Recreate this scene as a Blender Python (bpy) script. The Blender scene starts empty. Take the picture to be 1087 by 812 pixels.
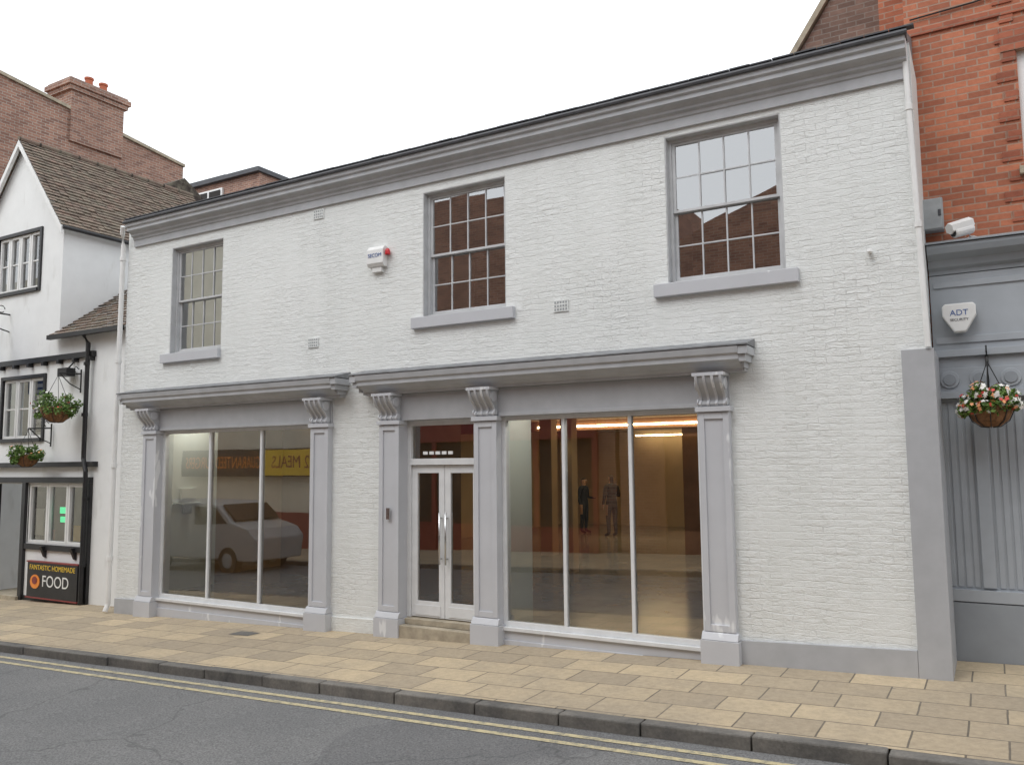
import bpy, math, random
from mathutils import Vector, Matrix
random.seed(7)
K=1.25
def g(x): return 0.031*x+0.01

# ------------------------------------------------------------------ materials
def newmat(name):
    m=bpy.data.materials.new(name); m.use_nodes=True
    nt=m.node_tree; b=nt.nodes['Principled BSDF']
    return m,nt,b
def N(nt,t,**kw):
    n=nt.nodes.new(t)
    for k,v in kw.items(): setattr(n,k,v)
    return n
def ramp(nt,src,p0,c0,p1,c1):
    r=N(nt,'ShaderNodeValToRGB'); e=r.color_ramp.elements
    e[0].position=p0; e[0].color=c0; e[1].position=p1; e[1].color=c1
    nt.links.new(src,r.inputs[0]); return r.outputs[0]
def noise(nt,vec,scale,detail=4,rough=.6):
    n=N(nt,'ShaderNodeTexNoise'); n.inputs['Scale'].default_value=scale; n.inputs['Detail'].default_value=detail
    n.inputs['Roughness'].default_value=rough
    nt.links.new(vec,n.inputs['Vector']); return n.outputs['Fac']
def mixc(nt,f,a,b,mode='MIX'):
    m=N(nt,'ShaderNodeMix',data_type='RGBA',blend_type=mode)
    for i,v in ((0,f),(6,a),(7,b)):
        if isinstance(v,(int,float)): m.inputs[i].default_value=v
        elif isinstance(v,tuple): m.inputs[i].default_value=v if len(v)==4 else v+(1,)
        else: nt.links.new(v,m.inputs[i])
    return m.outputs[2]
def math_(nt,op,a,b=0.0,clamp=False):
    m=N(nt,'ShaderNodeMath',operation=op); m.use_clamp=clamp
    for i,v in ((0,a),(1,b)):
        if isinstance(v,(int,float)): m.inputs[i].default_value=v
        else: nt.links.new(v,m.inputs[i])
    return m.outputs[0]
def coords(nt): return N(nt,'ShaderNodeTexCoord').outputs['Object']
def mapped(nt,vec,sc):
    mp=N(nt,'ShaderNodeMapping'); mp.inputs['Scale'].default_value=sc; nt.links.new(vec,mp.inputs[0]); return mp.outputs[0]
def wallvec(nt,oc,mode):
    s=N(nt,'ShaderNodeSeparateXYZ'); nt.links.new(oc,s.inputs[0])
    c=N(nt,'ShaderNodeCombineXYZ')
    if mode=='wall':
        nt.links.new(math_(nt,'ADD',s.outputs[0],s.outputs[1]),c.inputs[0]); nt.links.new(s.outputs[2],c.inputs[1])
    else:
        nt.links.new(s.outputs[0],c.inputs[0]); nt.links.new(s.outputs[1],c.inputs[1])
    return c.outputs[0]
def bump(nt,b,h,strength=.3,dist=.01):
    bn=N(nt,'ShaderNodeBump'); bn.inputs['Distance'].default_value=dist
    if isinstance(strength,(int,float)): bn.inputs['Strength'].default_value=strength
    else: nt.links.new(strength,bn.inputs['Strength'])
    nt.links.new(h,bn.inputs['Height']); nt.links.new(bn.outputs[0],b.inputs['Normal'])
def c4(c): return (c[0],c[1],c[2],1)
def plain(name,col,rough=.5,var=.12,scale=3,metal=0,bmp=.0,bscale=60):
    m,nt,b=newmat(name); oc=coords(nt)
    f=noise(nt,oc,scale,3)
    lo=tuple(v*(1-var) for v in col); hi=tuple(min(1,v*(1+var)) for v in col)
    nt.links.new(ramp(nt,f,.3,c4(lo),.7,c4(hi)),b.inputs['Base Color'])
    b.inputs['Roughness'].default_value=rough; b.inputs['Metallic'].default_value=metal
    if bmp: bump(nt,b,noise(nt,oc,bscale,2),bmp,.004)
    return m
def bricktex(nt,vec,w,h,mort,c1,c2,cm,offset=.5,bias=0,smooth=.1):
    t=N(nt,'ShaderNodeTexBrick'); t.offset=offset
    t.inputs['Scale'].default_value=1; t.inputs['Brick Width'].default_value=w; t.inputs['Row Height'].default_value=h
    t.inputs['Mortar Size'].default_value=mort; t.inputs['Bias'].default_value=bias; t.inputs['Mortar Smooth'].default_value=smooth
    t.inputs['Color1'].default_value=c4(c1); t.inputs['Color2'].default_value=c4(c2); t.inputs['Mortar'].default_value=c4(cm)
    nt.links.new(vec,t.inputs['Vector']); return t
def distort(nt,vec,scale,amt):
    n=N(nt,'ShaderNodeTexNoise'); n.inputs['Scale'].default_value=scale; nt.links.new(vec,n.inputs['Vector'])
    s=N(nt,'ShaderNodeVectorMath',operation='SUBTRACT'); nt.links.new(n.outputs['Color'],s.inputs[0]); s.inputs[1].default_value=(.5,.5,.5)
    k=N(nt,'ShaderNodeVectorMath',operation='SCALE'); nt.links.new(s.outputs[0],k.inputs[0]); k.inputs['Scale'].default_value=amt
    a=N(nt,'ShaderNodeVectorMath',operation='ADD'); nt.links.new(vec,a.inputs[0]); nt.links.new(k.outputs[0],a.inputs[1])
    return a.outputs[0]
def brickmat(name,c1,c2,cm,dirt=.35,w=.225,h=.075,mort=.008):
    m,nt,b=newmat(name); oc=coords(nt); v=distort(nt,wallvec(nt,oc,'wall'),6,.008)
    t=bricktex(nt,v,w,h,mort,c1,c2,cm)
    f=noise(nt,oc,1.1,5,.65); f2=noise(nt,oc,18,3)
    c=mixc(nt,ramp(nt,f,.35,(dirt,)*3+(1,),.65,(0,0,0,1)),t.outputs['Color'],tuple(x*.55 for x in c2))
    t2=bricktex(nt,v,w,h,0,(1,1,1),(.62,.62,.66),(1,1,1),bias=-.35)
    c=mixc(nt,.8,c,t2.outputs['Color'],'MULTIPLY')
    c=mixc(nt,.35,c,ramp(nt,f2,.3,(.55,.5,.48,1),.7,(1,1,1,1)),'MULTIPLY')
    nt.links.new(c,b.inputs['Base Color']); b.inputs['Roughness'].default_value=.9
    h_=math_(nt,'SUBTRACT',f2,math_(nt,'MULTIPLY',t.outputs['Fac'],1.5)); bump(nt,b,h_,.5,.008)
    return m
def N_lum(nt,t):
    r=N(nt,'ShaderNodeRGBToBW'); nt.links.new(t.outputs['Color'],r.inputs[0]); return r.outputs[0]
def white_brick():
    m,nt,b=newmat('white_painted_brick'); oc=coords(nt); v=distort(nt,wallvec(nt,oc,'wall'),7,.05)
    t=bricktex(nt,v,.225,.072,.006,(1,1,1),(.6,.6,.6),(.6,.6,.6),smooth=1.0)
    big=noise(nt,oc,.55,5,.6); warp=noise(nt,oc,1.1,3,.6)
    mid=noise(nt,mapped(nt,oc,(6,6,12)),1,5,.75); fine=noise(nt,oc,45,3,.7)
    col=ramp(nt,big,.3,(.755,.775,.765,1),.7,(.81,.825,.815,1))
    col=mixc(nt,.4,col,ramp(nt,mid,.32,(.89,.90,.885,1),.58,(1,1,1,1)),'MULTIPLY')
    keep=ramp(nt,warp,.38,(.02,)*3+(1,),.68,(.11,)*3+(1,))
    col=mixc(nt,math_(nt,'MULTIPLY',t.outputs['Fac'],keep),col,(.42,.42,.41))
    stk=noise(nt,mapped(nt,oc,(2.6,2.6,.35)),1,5,.7)
    col=mixc(nt,.4,col,ramp(nt,stk,.32,(.88,.885,.87,1),.55,(1,1,1,1)),'MULTIPLY')
    sp=noise(nt,oc,9,6,.8)
    col=mixc(nt,ramp(nt,sp,.69,(0,0,0,1),.75,(.5,)*3+(1,)),col,(.45,.44,.41))
    nt.links.new(col,b.inputs['Base Color']); b.inputs['Roughness'].default_value=.62
    hh=math_(nt,'ADD',math_(nt,'MULTIPLY',t.outputs['Fac'],-.45),math_(nt,'MULTIPLY',mid,3.2))
    hh=math_(nt,'ADD',hh,math_(nt,'MULTIPLY',fine,.7))
    hh=math_(nt,'ADD',hh,math_(nt,'MULTIPLY',N_lum(nt,t),.75))
    st=ramp(nt,warp,.32,(.30,)*3+(1,),.65,(.85,)*3+(1,))
    bump(nt,b,hh,st,.010)
    return m
def patchy(name,col,white,lo=.62,hi=.66,rough=.45):
    m,nt,b=newmat(name); oc=coords(nt)
    f=noise(nt,mapped(nt,oc,(2.2,2.2,.7)),1.6,3,.55); f2=noise(nt,oc,3,3)
    base=ramp(nt,f2,.3,c4([x*.97 for x in col]),.7,c4([x*1.03 for x in col]))
    c=mixc(nt,ramp(nt,f,lo,(0,0,0,1),hi,(.7,.7,.7,1)),base,white)
    nt.links.new(c,b.inputs['Base Color']); b.inputs['Roughness'].default_value=rough
    bump(nt,b,noise(nt,oc,40,2),.12,.004)
    return m
def glass(name,base,fmul,tint=(1,1,1)):
    m=bpy.data.materials.new(name); m.use_nodes=True; nt=m.node_tree; nt.nodes.clear()
    o=N(nt,'ShaderNodeOutputMaterial'); mx=N(nt,'ShaderNodeMixShader'); tr=N(nt,'ShaderNodeBsdfTransparent'); gl=N(nt,'ShaderNodeBsdfGlossy')
    gl.inputs['Roughness'].default_value=.0; tr.inputs[0].default_value=c4(tint)
    fr=N(nt,'ShaderNodeFresnel'); fr.inputs['IOR'].default_value=1.5
    f=math_(nt,'ADD',math_(nt,'MULTIPLY',fr.outputs[0],fmul),base,True)
    nt.links.new(f,mx.inputs[0]); nt.links.new(tr.outputs[0],mx.inputs[1]); nt.links.new(gl.outputs[0],mx.inputs[2]); nt.links.new(mx.outputs[0],o.inputs[0])
    oc=coords(nt); bn=N(nt,'ShaderNodeBump'); bn.inputs['Strength'].default_value=.06; bn.inputs['Distance'].default_value=.01
    nt.links.new(noise(nt,oc,1.7,1),bn.inputs['Height']); nt.links.new(bn.outputs[0],gl.inputs['Normal'])
    return m
def emis(name,col,s):
    m,nt,b=newmat(name); b.inputs['Base Color'].default_value=c4(col); b.inputs['Emission Color'].default_value=c4(col); b.inputs['Emission Strength'].default_value=s
    return m

M={}
M['wall']=white_brick()
M['grey']=plain('grey_paint',(.42,.43,.45),.45,.06,4,bmp=.1)
M['greyd']=plain('grey_paint_cornice',(.44,.45,.47),.5,.10,3,bmp=.12)
M['lgrey']=patchy('light_grey_paint',(.53,.54,.57),(.80,.81,.82),.63,.66)
M['frame']=plain('frame_paint',(.70,.71,.72),.4,.06,5)
M['sash']=plain('sash_paint',(.54,.55,.56),.4,.1,5)
M['white']=plain('white_paint',(.78,.78,.77),.5,.06,3,bmp=.1)
M['offwhite']=patchy('white_render',(.80,.81,.81),(.62,.62,.60),.60,.78,.8)
M['dark']=plain('dark_gutter',(.07,.072,.08),.6,.2,4)
M['lead']=plain('lead_slate',(.20,.205,.215),.6,.3,5,bmp=.3,bscale=20)
M['black']=plain('black_paint',(.018,.018,.02),.45,.3,4)
M['orange']=brickmat('orange_brick',(.58,.21,.115),(.45,.155,.085),(.46,.30,.22),.15)
M['orange_dk']=brickmat('dark_red_brick',(.46,.15,.085),(.37,.115,.065),(.36,.20,.14),.2)
M['redb']=brickmat('weathered_red_brick',(.42,.23,.165),(.31,.165,.12),(.50,.44,.38),.3)
M['brownb']=brickmat('brown_brick',(.30,.19,.15),(.21,.13,.10),(.34,.29,.25),.5)
M['oppb']=brickmat('opposite_brick',(.36,.18,.12),(.26,.125,.085),(.40,.32,.25),.3)
M['cream']=plain('cream_render',(.76,.72,.60),.8,.08,1)
M['glass_up']=glass('window_glass',.42,1.3,(.8,.83,.82))
M['glass_lo']=glass('shop_glass',.20,1.4,(.92,.95,.93))
M['bluegrey']=plain('blue_grey_paint',(.38,.41,.445),.5,.08,2.5,bmp=.1)
M['bluegrey_d']=plain('blue_grey_paint_dark',(.29,.315,.345),.5,.08,2.5)
M['stone']=plain('stone_step',(.38,.33,.25),.85,.25,6,bmp=.5,bscale=40)
M['metal']=plain('steel',(.6,.6,.6),.25,.05,4,metal=1)
M['galv']=plain('grey_metal_box',(.36,.38,.39),.5,.15,6)
M['silver']=plain('silver_van_paint',(.40,.41,.42),.35,.04,3)
M['iron']=plain('wrought_iron',(.02,.02,.02),.5,.2,5)
M['rubber']=plain('tyre_rubber',(.02,.02,.02),.8,.2,9)
M['red']=plain('red_plastic',(.6,.02,.03),.3,.05,5)
M['blue']=plain('blue_paint',(.03,.08,.22),.4,.1,5)
M['int_cream']=plain('interior_cream',(.62,.48,.33),.8,.06,1)
M['int_tan']=plain('interior_tan_partition',(.24,.155,.09),.8,.15,1)
M['int_white']=plain('interior_white',(.76,.80,.75),.8,.04,1)
M['int_brown']=plain('interior_brown',(.24,.13,.08),.7,.2,2)
M['int_floor']=plain('interior_floor',(.26,.25,.235),.16,.3,1.5)
M['ceil']=plain('interior_ceiling',(.38,.29,.21),.9,.05,1)
M['glow']=emis('warm_tube',(1,.74,.40),22.0)
M['fill_c']=emis('added_window_fill',(1,.98,.90),24.0)  # for unseen strips added above the shop windows to brighten the stub walls
M['coir']=plain('coir_liner',(.20,.10,.045),.95,.4,25,bmp=.8,bscale=80)
M['text_o']=plain('orange_lettering',(.85,.27,.04),.5,.05,5)
M['text_y']=plain('yellow_lettering',(.85,.58,.05),.5,.05,5)
M['text_w']=plain('white_lettering',(.8,.8,.78),.5,.03,5)
M['text_b']=plain('blue_lettering',(.05,.12,.35),.5,.03,5)
M['tmaroon']=plain('maroon_board',(.24,.04,.035),.5,.1,5)
M['clay']=plain('terracotta',(.42,.13,.07),.85,.15,8)
M['skin']=plain('skin',(.5,.3,.22),.6,.05,8)
M['hair']=plain('dark_hair',(.03,.02,.015),.7,.2,20)
M['jacket']=plain('dark_jacket',(.015,.017,.022),.8,.2,10)
M['jeans']=plain('dark_jeans',(.02,.025,.04),.85,.2,10)
M['green_e']=emis('green_neon',(.05,.8,.35),1.2)
M['dark_room']=plain('dark_interior',(.03,.027,.025),.9,.3,3)  # near-black colour stands in for the shade of unlit rooms behind openings

def roofmat():
    m,nt,b=newmat('clay_roof_tiles'); uv=N(nt,'ShaderNodeTexCoord').outputs['UV']; oc=coords(nt)
    t=bricktex(nt,uv,.17,.1,.006,(.24,.165,.13),(.14,.11,.09),(.04,.03,.025))
    f=noise(nt,oc,5,5,.7)
    c=mixc(nt,ramp(nt,f,.4,(0,0,0,1),.62,(.55,)*3+(1,)),t.outputs['Color'],(.24,.22,.165))
    nt.links.new(c,b.inputs['Base Color']); b.inputs['Roughness'].default_value=.95
    bump(nt,b,math_(nt,'SUBTRACT',noise(nt,oc,30,2),t.outputs['Fac']),.6,.01); return m
M['tile']=roofmat()
def leafmat(name,c1,c2):
    m,nt,b=newmat(name); oc=coords(nt)
    nt.links.new(ramp(nt,noise(nt,oc,22,2),.35,c4(c1),.65,c4(c2)),b.inputs['Base Color']); b.inputs['Roughness'].default_value=.6
    return m
M['leaf']=leafmat('leaves',(.04,.10,.015),(.17,.28,.05))
M['fl_w']=plain('white_petals',(.8,.78,.74),.6,.05,9); M['fl_r']=plain('red_petals',(.6,.06,.05),.6,.1,9)
M['fl_o']=plain('peach_petals',(.8,.35,.16),.6,.1,9)

def pavemat():
    m,nt,b=newmat('york_stone_paving'); oc=coords(nt); v=distort(nt,wallvec(nt,oc,'floor'),1.5,.025)
    t=bricktex(nt,v,.66,.455,.009,(.57,.455,.30),(.46,.375,.265),(.17,.145,.11),offset=.42,smooth=.4)
    big=noise(nt,oc,1.1,5,.68); f=noise(nt,oc,14,5,.78); vf=noise(nt,oc,60,2,.7)
    t2=bricktex(nt,v,.66,.455,.0,(1,1,1),(.78,.78,.79),(1,1,1),offset=.42,bias=-.15)
    c=mixc(nt,.8,t.outputs['Color'],t2.outputs['Color'],'MULTIPLY')
    c=mixc(nt,ramp(nt,big,.42,(0,0,0,1),.68,(.5,)*3+(1,)),c,(.33,.28,.215))
    c=mixc(nt,.6,c,ramp(nt,f,.3,(.62,.62,.62,1),.62,(1.03,1.03,1.03,1)),'MULTIPLY')
    c=mixc(nt,ramp(nt,vf,.64,(0,0,0,1),.72,(.5,)*3+(1,)),c,(.18,.16,.13))
    sv=N(nt,'ShaderNodeTexVoronoi'); sv.inputs['Scale'].default_value=2.3; nt.links.new(oc,sv.inputs['Vector'])
    c=mixc(nt,ramp(nt,sv.outputs['Distance'],.035,(.5,)*3+(1,),.05,(0,0,0,1)),c,(.14,.13,.12))
    nt.links.new(c,b.inputs['Base Color']); b.inputs['Roughness'].default_value=.85
    bump(nt,b,math_(nt,'SUBTRACT',math_(nt,'MULTIPLY',f,.6),t.outputs['Fac']),.6,.009); return m
def asphalt():
    m,nt,b=newmat('asphalt'); oc=coords(nt)
    big=noise(nt,oc,.5,5,.6); f=noise(nt,oc,55,3,.85); mid=noise(nt,oc,7,5,.7)
    c=ramp(nt,big,.3,(.165,.166,.168,1),.7,(.22,.219,.216,1))
    c=mixc(nt,.9,c,ramp(nt,f,.35,(.45,.45,.455,1),.65,(1.35,1.34,1.33,1)),'MULTIPLY')
    c=mixc(nt,ramp(nt,mid,.55,(0,0,0,1),.75,(.5,)*3+(1,)),c,(.12,.12,.12))
    # older patch repairs
    pv=N(nt,'ShaderNodeTexVoronoi'); pv.inputs['Scale'].default_value=.28; pv.inputs['Randomness'].default_value=1; nt.links.new(distort(nt,oc,1.2,.4),pv.inputs['Vector'])
    bw=N(nt,'ShaderNodeRGBToBW'); nt.links.new(pv.outputs['Color'],bw.inputs[0])
    c=mixc(nt,.6,c,ramp(nt,bw.outputs[0],.3,(.82,.82,.83,1),.6,(1.05,1.05,1.04,1)),'MULTIPLY')
    vo=N(nt,'ShaderNodeTexVoronoi',feature='DISTANCE_TO_EDGE'); vo.inputs['Scale'].default_value=.4
    nt.links.new(distort(nt,oc,2.5,.5),vo.inputs['Vector'])
    c=mixc(nt,ramp(nt,vo.outputs['Distance'],.002,(.5,)*3+(1,),.007,(0,0,0,1)),c,(.07,.07,.07))
    nt.links.new(c,b.inputs['Base Color']); b.inputs['Roughness'].default_value=.85
    bump(nt,b,f,.7,.010); return m
def kerbmat():
    m,nt,b=newmat('kerb_stone'); oc=coords(nt)
    c=ramp(nt,noise(nt,oc,1.4,5,.7),.3,(.09,.088,.085,1),.7,(.27,.25,.22,1))
    c=mixc(nt,.6,c,ramp(nt,noise(nt,oc,40,2),.3,(.6,.6,.6,1),.7,(1,1,1,1)),'MULTIPLY')
    nt.links.new(c,b.inputs['Base Color']); b.inputs['Roughness'].default_value=.85; bump(nt,b,noise(nt,oc,30,3),.5,.008); return m
def yellowmat():
    m,nt,b=newmat('yellow_road_paint'); oc=coords(nt)
    c=mixc(nt,ramp(nt,noise(nt,oc,12,6,.8),.46,(0,0,0,1),.62,(.85,)*3+(1,)),(.56,.48,.29),(.2,.195,.17))
    nt.links.new(c,b.inputs['Base Color']); b.inputs['Roughness'].default_value=.8; return m
M['pave']=pavemat(); M['asph']=asphalt(); M['kerb']=kerbmat(); M['yellow']=yellowmat()

# ------------------------------------------------------------------ mesh tools
COL=bpy.context.scene.collection
def root(name):
    e=bpy.data.objects.new(name,None); COL.objects.link(e); e.empty_display_size=.2; return e
class MB:
    def __init__(s): s.v=[]; s.f=[]; s.m=[]; s.mats=[]; s.uv={}
    def mi(s,mat):
        if mat not in s.mats: s.mats.append(mat)
        return s.mats.index(mat)
    def face(s,pts,mat,uv=None):
        i=len(s.v); s.v+= [tuple(p) for p in pts]; s.f.append(list(range(i,i+len(pts)))); s.m.append(s.mi(mat))
        if uv: s.uv[len(s.f)-1]=uv
    def box(s,x0,x1,y0,y1,z0,z1,mat):
        if x0>x1: x0,x1=x1,x0
        if y0>y1: y0,y1=y1,y0
        if z0>z1: z0,z1=z1,z0
        i=len(s.v); s.v+=[(x0,y0,z0),(x1,y0,z0),(x1,y1,z0),(x0,y1,z0),(x0,y0,z1),(x1,y0,z1),(x1,y1,z1),(x0,y1,z1)]
        for f in ((0,3,2,1),(4,5,6,7),(0,1,5,4),(1,2,6,5),(2,3,7,6),(3,0,4,7)):
            s.f.append([i+k for k in f]); s.m.append(s.mi(mat))
    def prism(s,prof,a0,a1,axis,mat):
        def P(a,p): return (a,p[0],p[1]) if axis=='x' else ((p[0],a,p[1]) if axis=='y' else (p[0],p[1],a))
        i=len(s.v); n=len(prof); s.v+=[P(a0,p) for p in prof]+[P(a1,p) for p in prof]
        mi=s.mi(mat)
        s.f.append(list(range(i,i+n))); s.m.append(mi); s.f.append(list(range(i+2*n-1,i+n-1,-1))); s.m.append(mi)
        for k in range(n):
            k2=(k+1)%n; s.f.append([i+k2,i+k,i+n+k,i+n+k2]); s.m.append(mi)
    def tube(s,pts,r,mat,n=10):
        pts=[Vector(p) for p in pts]; mi=s.mi(mat); rings=[]
        for k,p in enumerate(pts):
            d=(pts[min(k+1,len(pts)-1)]-pts[max(k-1,0)]).normalized()
            a=d.orthogonal().normalized() if abs(d.z)<.9 else Vector((1,0,0)); a=(a-d*a.dot(d)).normalized(); b=d.cross(a)
            rr=r[k] if isinstance(r,(list,tuple)) else r
            i=len(s.v); s.v+=[tuple(p+(a*math.cos(2*math.pi*j/n)+b*math.sin(2*math.pi*j/n))*rr) for j in range(n)]; rings.append(i)
        for k in range(len(rings)-1):
            for j in range(n):
                j2=(j+1)%n; s.f.append([rings[k]+j,rings[k]+j2,rings[k+1]+j2,rings[k+1]+j]); s.m.append(mi)
        s.f.append([rings[0]+j for j in range(n)][::-1]); s.m.append(mi); s.f.append([rings[-1]+j for j in range(n)]); s.m.append(mi)
    def lathe(s,prof,c,mat,n=20):
        mi=s.mi(mat); rings=[]
        for r,z in prof:
            i=len(s.v); s.v+=[(c[0]+r*math.cos(2*math.pi*j/n),c[1]+r*math.sin(2*math.pi*j/n),c[2]+z) for j in range(n)]; rings.append(i)
        for k in range(len(rings)-1):
            for j in range(n):
                j2=(j+1)%n; s.f.append([rings[k]+j,rings[k]+j2,rings[k+1]+j2,rings[k+1]+j]); s.m.append(mi)
    def make(s,name,parent=None,bevel=0,smooth=False,k=K,fixn=True):
        me=bpy.data.meshes.new(name); me.from_pydata([(a*k,b*k,c*k) for a,b,c in s.v],[],s.f)
        for m in s.mats: me.materials.append(m)
        for p,mi in zip(me.polygons,s.m): p.material_index=mi; p.use_smooth=smooth
        if s.uv:
            ul=me.uv_layers.new(name='UVMap')
            for fi,uv in s.uv.items():
                for li,u in zip(me.polygons[fi].loop_indices,uv): ul.data[li].uv=u
        me.validate(); me.update()
        if fixn:
            import bmesh
            bm=bmesh.new(); bm.from_mesh(me); bmesh.ops.recalc_face_normals(bm,faces=bm.faces); bm.to_mesh(me); bm.free()
        o=bpy.data.objects.new(name,me); COL.objects.link(o)
        if parent: o.parent=parent
        if bevel:
            b=o.modifiers.new('bevel','BEVEL'); b.width=bevel; b.segments=2; b.limit_method='ANGLE'; b.angle_limit=math.radians(40)
        return o
def holes_wall(mb,x0,x1,z0,z1,y,holes,depth,mat,rmat=None):
    xs=sorted({x0,x1}|{h[0] for h in holes}|{h[1] for h in holes}); zs=sorted({z0,z1}|{h[2] for h in holes}|{h[3] for h in holes})
    for a,b in zip(xs,xs[1:]):
        for c,d in zip(zs,zs[1:]):
            mx,mz=(a+b)/2,(c+d)/2
            if any(h[0]<mx<h[1] and h[2]<mz<h[3] for h in holes): continue
            mb.face([(a,y,c),(b,y,c),(b,y,d),(a,y,d)],mat)
    for h in holes:
        a,b,c,d=h[:4]; r=rmat or mat; y2=y+depth
        mb.face([(a,y,c),(a,y,d),(a,y2,d),(a,y2,c)],r); mb.face([(b,y,d),(b,y,c),(b,y2,c),(b,y2,d)],r)
        mb.face([(a,y,d),(b,y,d),(b,y2,d),(a,y2,d)],r); mb.face([(a,y,c),(a,y2,c),(b,y2,c),(b,y,c)],r)
def sash(name,parent,a,b,c,d,y,cols=4,rows=4,mf=None,mg=None,fw=.045,bar=.014,box_w=.03):
    mf=mf or M['sash']; mg=mg or M['glass_up']
    mb=MB()
    mb.box(a,a+box_w,y,y+.09,c,d,mf); mb.box(b-box_w,b,y,y+.09,c,d,mf); mb.box(a+box_w,b-box_w,y,y+.09,d-box_w,d,mf); mb.box(a+box_w,b-box_w,y-.01,y+.09,c,c+box_w,mf)
    a2,b2,c2,d2=a+box_w,b-box_w,c+box_w,d-box_w; mid=(c2+d2)/2
    gm=MB()
    for (lo,hi,yy) in ((mid-.012,d2,y+.018),(c2,mid+.012,y+.05)):
        t=.026
        mb.box(a2,a2+fw*.7,yy,yy+.028,lo,hi,mf); mb.box(b2-fw*.7,b2,yy,yy+.028,lo,hi,mf)
        mb.box(a2+fw*.7,b2-fw*.7,yy,yy+.028,hi-t,hi,mf); mb.box(a2+fw*.7,b2-fw*.7,yy,yy+.028,lo,lo+(t if lo>c2 else t*1.6),mf)
        xa,xb=a2+fw*.7,b2-fw*.7; za,zb=lo+t,hi-t
        for i in range(1,cols):
            x=xa+(xb-xa)*i/cols; mb.box(x-bar/2,x+bar/2,yy+.003,yy+.025,za,zb,mf)
        for i in range(1,rows//2):
            z=za+(zb-za)*i/(rows//2); mb.box(xa,xb,yy+.005,yy+.023,z-bar/2,z+bar/2,mf)
        nr=rows//2
        for i in range(cols):
            for j in range(nr):
                X0=xa+(xb-xa)*i/cols; X1=xa+(xb-xa)*(i+1)/cols; Z0=za+(zb-za)*j/nr; Z1=za+(zb-za)*(j+1)/nr
                e=[random.uniform(-.003,.003) for _ in range(3)]; yb=yy+.014
                gm.face([(X0,yb+e[0],Z0),(X1,yb+e[1],Z0),(X1,yb+e[1]+e[2],Z1),(X0,yb+e[0]+e[2],Z1)],mg)
    mb.make(name+'_frame',parent,.002); gm.make(name+'_glass',parent,fixn=False)
def text(body,parent,loc,size,mat,rot=(math.pi/2,0,0),ext=.004,name='lettering',sx=1):
    cu=bpy.data.curves.new(name,'FONT'); cu.body=body; cu.size=size*K; cu.extrude=ext; cu.align_x='CENTER'; cu.align_y='CENTER'; cu.materials.append(mat)
    o=bpy.data.objects.new(name,cu); COL.objects.link(o); o.location=[v*K for v in loc]; o.rotation_euler=rot; o.scale=(sx,1,1); o.parent=parent; return o

# ------------------------------------------------------------------ ground
def strip(name,x0,x1,y0,y1,dz,mat,n=1):
    mb=MB()
    for i in range(n):
        a=x0+(x1-x0)*i/n; b=x0+(x1-x0)*(i+1)/n
        mb.face([(a,y0,g(a)+dz),(b,y0,g(b)+dz),(b,y1,g(b)+dz),(a,y1,g(a)+dz)],mat)
    return mb.make(name)
strip('ground',-320,320,-320,320,-.10,M['asph'])
strip('road',-70,40,-6.12,-1.985,-.085,M['asph'])
strip('pavement',-70,40,-1.872,3.0,0,M['pave'])
strip('pavement',-70,40,-9.2,-6.238,0,M['pave'])
def kerb(y0,y1):
    mb=MB(); x=-45
    while x<14:
        L=.72*random.uniform(.85,1.12); j=random.uniform(-.008,.008); h=random.uniform(.0,.010)
        a,b=x+.005,x+L-.005
        i=len(mb.v)
        mb.v+=[(a,y0+j,g(a)-.3),(b,y0+j,g(b)-.3),(b,y1,g(b)-.3),(a,y1,g(a)-.3),(a,y0+j,g(a)+h),(b,y0+j,g(b)+h),(b,y1,g(b)+h),(a,y1,g(a)+h)]
        for f in ((0,3,2,1),(4,5,6,7),(0,1,5,4),(1,2,6,5),(2,3,7,6),(3,0,4,7)): mb.f.append([i+k for k in f]); mb.m.append(mb.mi(M['kerb']))
        x+=L
    mb.make('kerb',None,.014)
kerb(-1.992,-1.872); kerb(-6.238,-6.118)
r=root('double_yellow_lines')
for i,y in enumerate((-2.155,-2.315)):
    o=strip('line_%d'%(i+1),-45,14,y-.028,y+.028,-.0815,M['yellow']); o.parent=r
r=root('service_cover'); mb=MB(); x=-7.6
mb.face([(x-.16,-.62,g(x-.16)+.004),(x+.16,-.62,g(x+.16)+.004),(x+.16,-.42,g(x+.16)+.004),(x-.16,-.42,g(x-.16)+.004)],M['kerb']); mb.make('plate',r)

# ------------------------------------------------------------------ main building
B=root('white_shop_building')
XL,XR=-10.76,-.395
W=[(-9.78,-8.74,3.26,4.76),(-5.44,-4.35,3.35,4.79),(-2.56,-1.47,3.39,4.83)]
SH=[(-9.92,-7.02,-.30,2.5),(-5.72,-2.27,-.22,2.5)]
mb=MB(); holes_wall(mb,XL,XR,-.6,5.2,0,W+SH,.13,M['wall'])
mb.face([(XR,0,-.6),(XR,6,-.6),(XR,6,5.2),(XR,0,5.2)],M['wall']); mb.face([(XL,0,-.6),(XL,6,-.6),(XL,6,5.2),(XL,0,5.2)],M['wall'])
mb.make('front_wall',B,fixn=False)
cz=-.045
prof=[(.0,4.93),(-.03,4.93),(-.03,5.02),(-.045,5.03),(-.05,5.06),(-.085,5.075),(-.085,5.10),(-.12,5.125),(-.16,5.135),(-.16,5.175),(-.185,5.19),(-.19,5.235),(0,5.26)]
CL,CR=-10.60,-.415
mb=MB(); mb.prism([(a,b+cz) for a,b in prof],CL,CR,'x',M['greyd']); mb.make('cornice',B,.002)
mb=MB(); mb.prism([(a,b+cz) for a,b in [(-.16,5.239),(-.205,5.239),(-.212,5.262),(-.19,5.285),(0,5.35),(0,5.262)]],CL-.02,CR+.01,'x',M['dark'])
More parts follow.
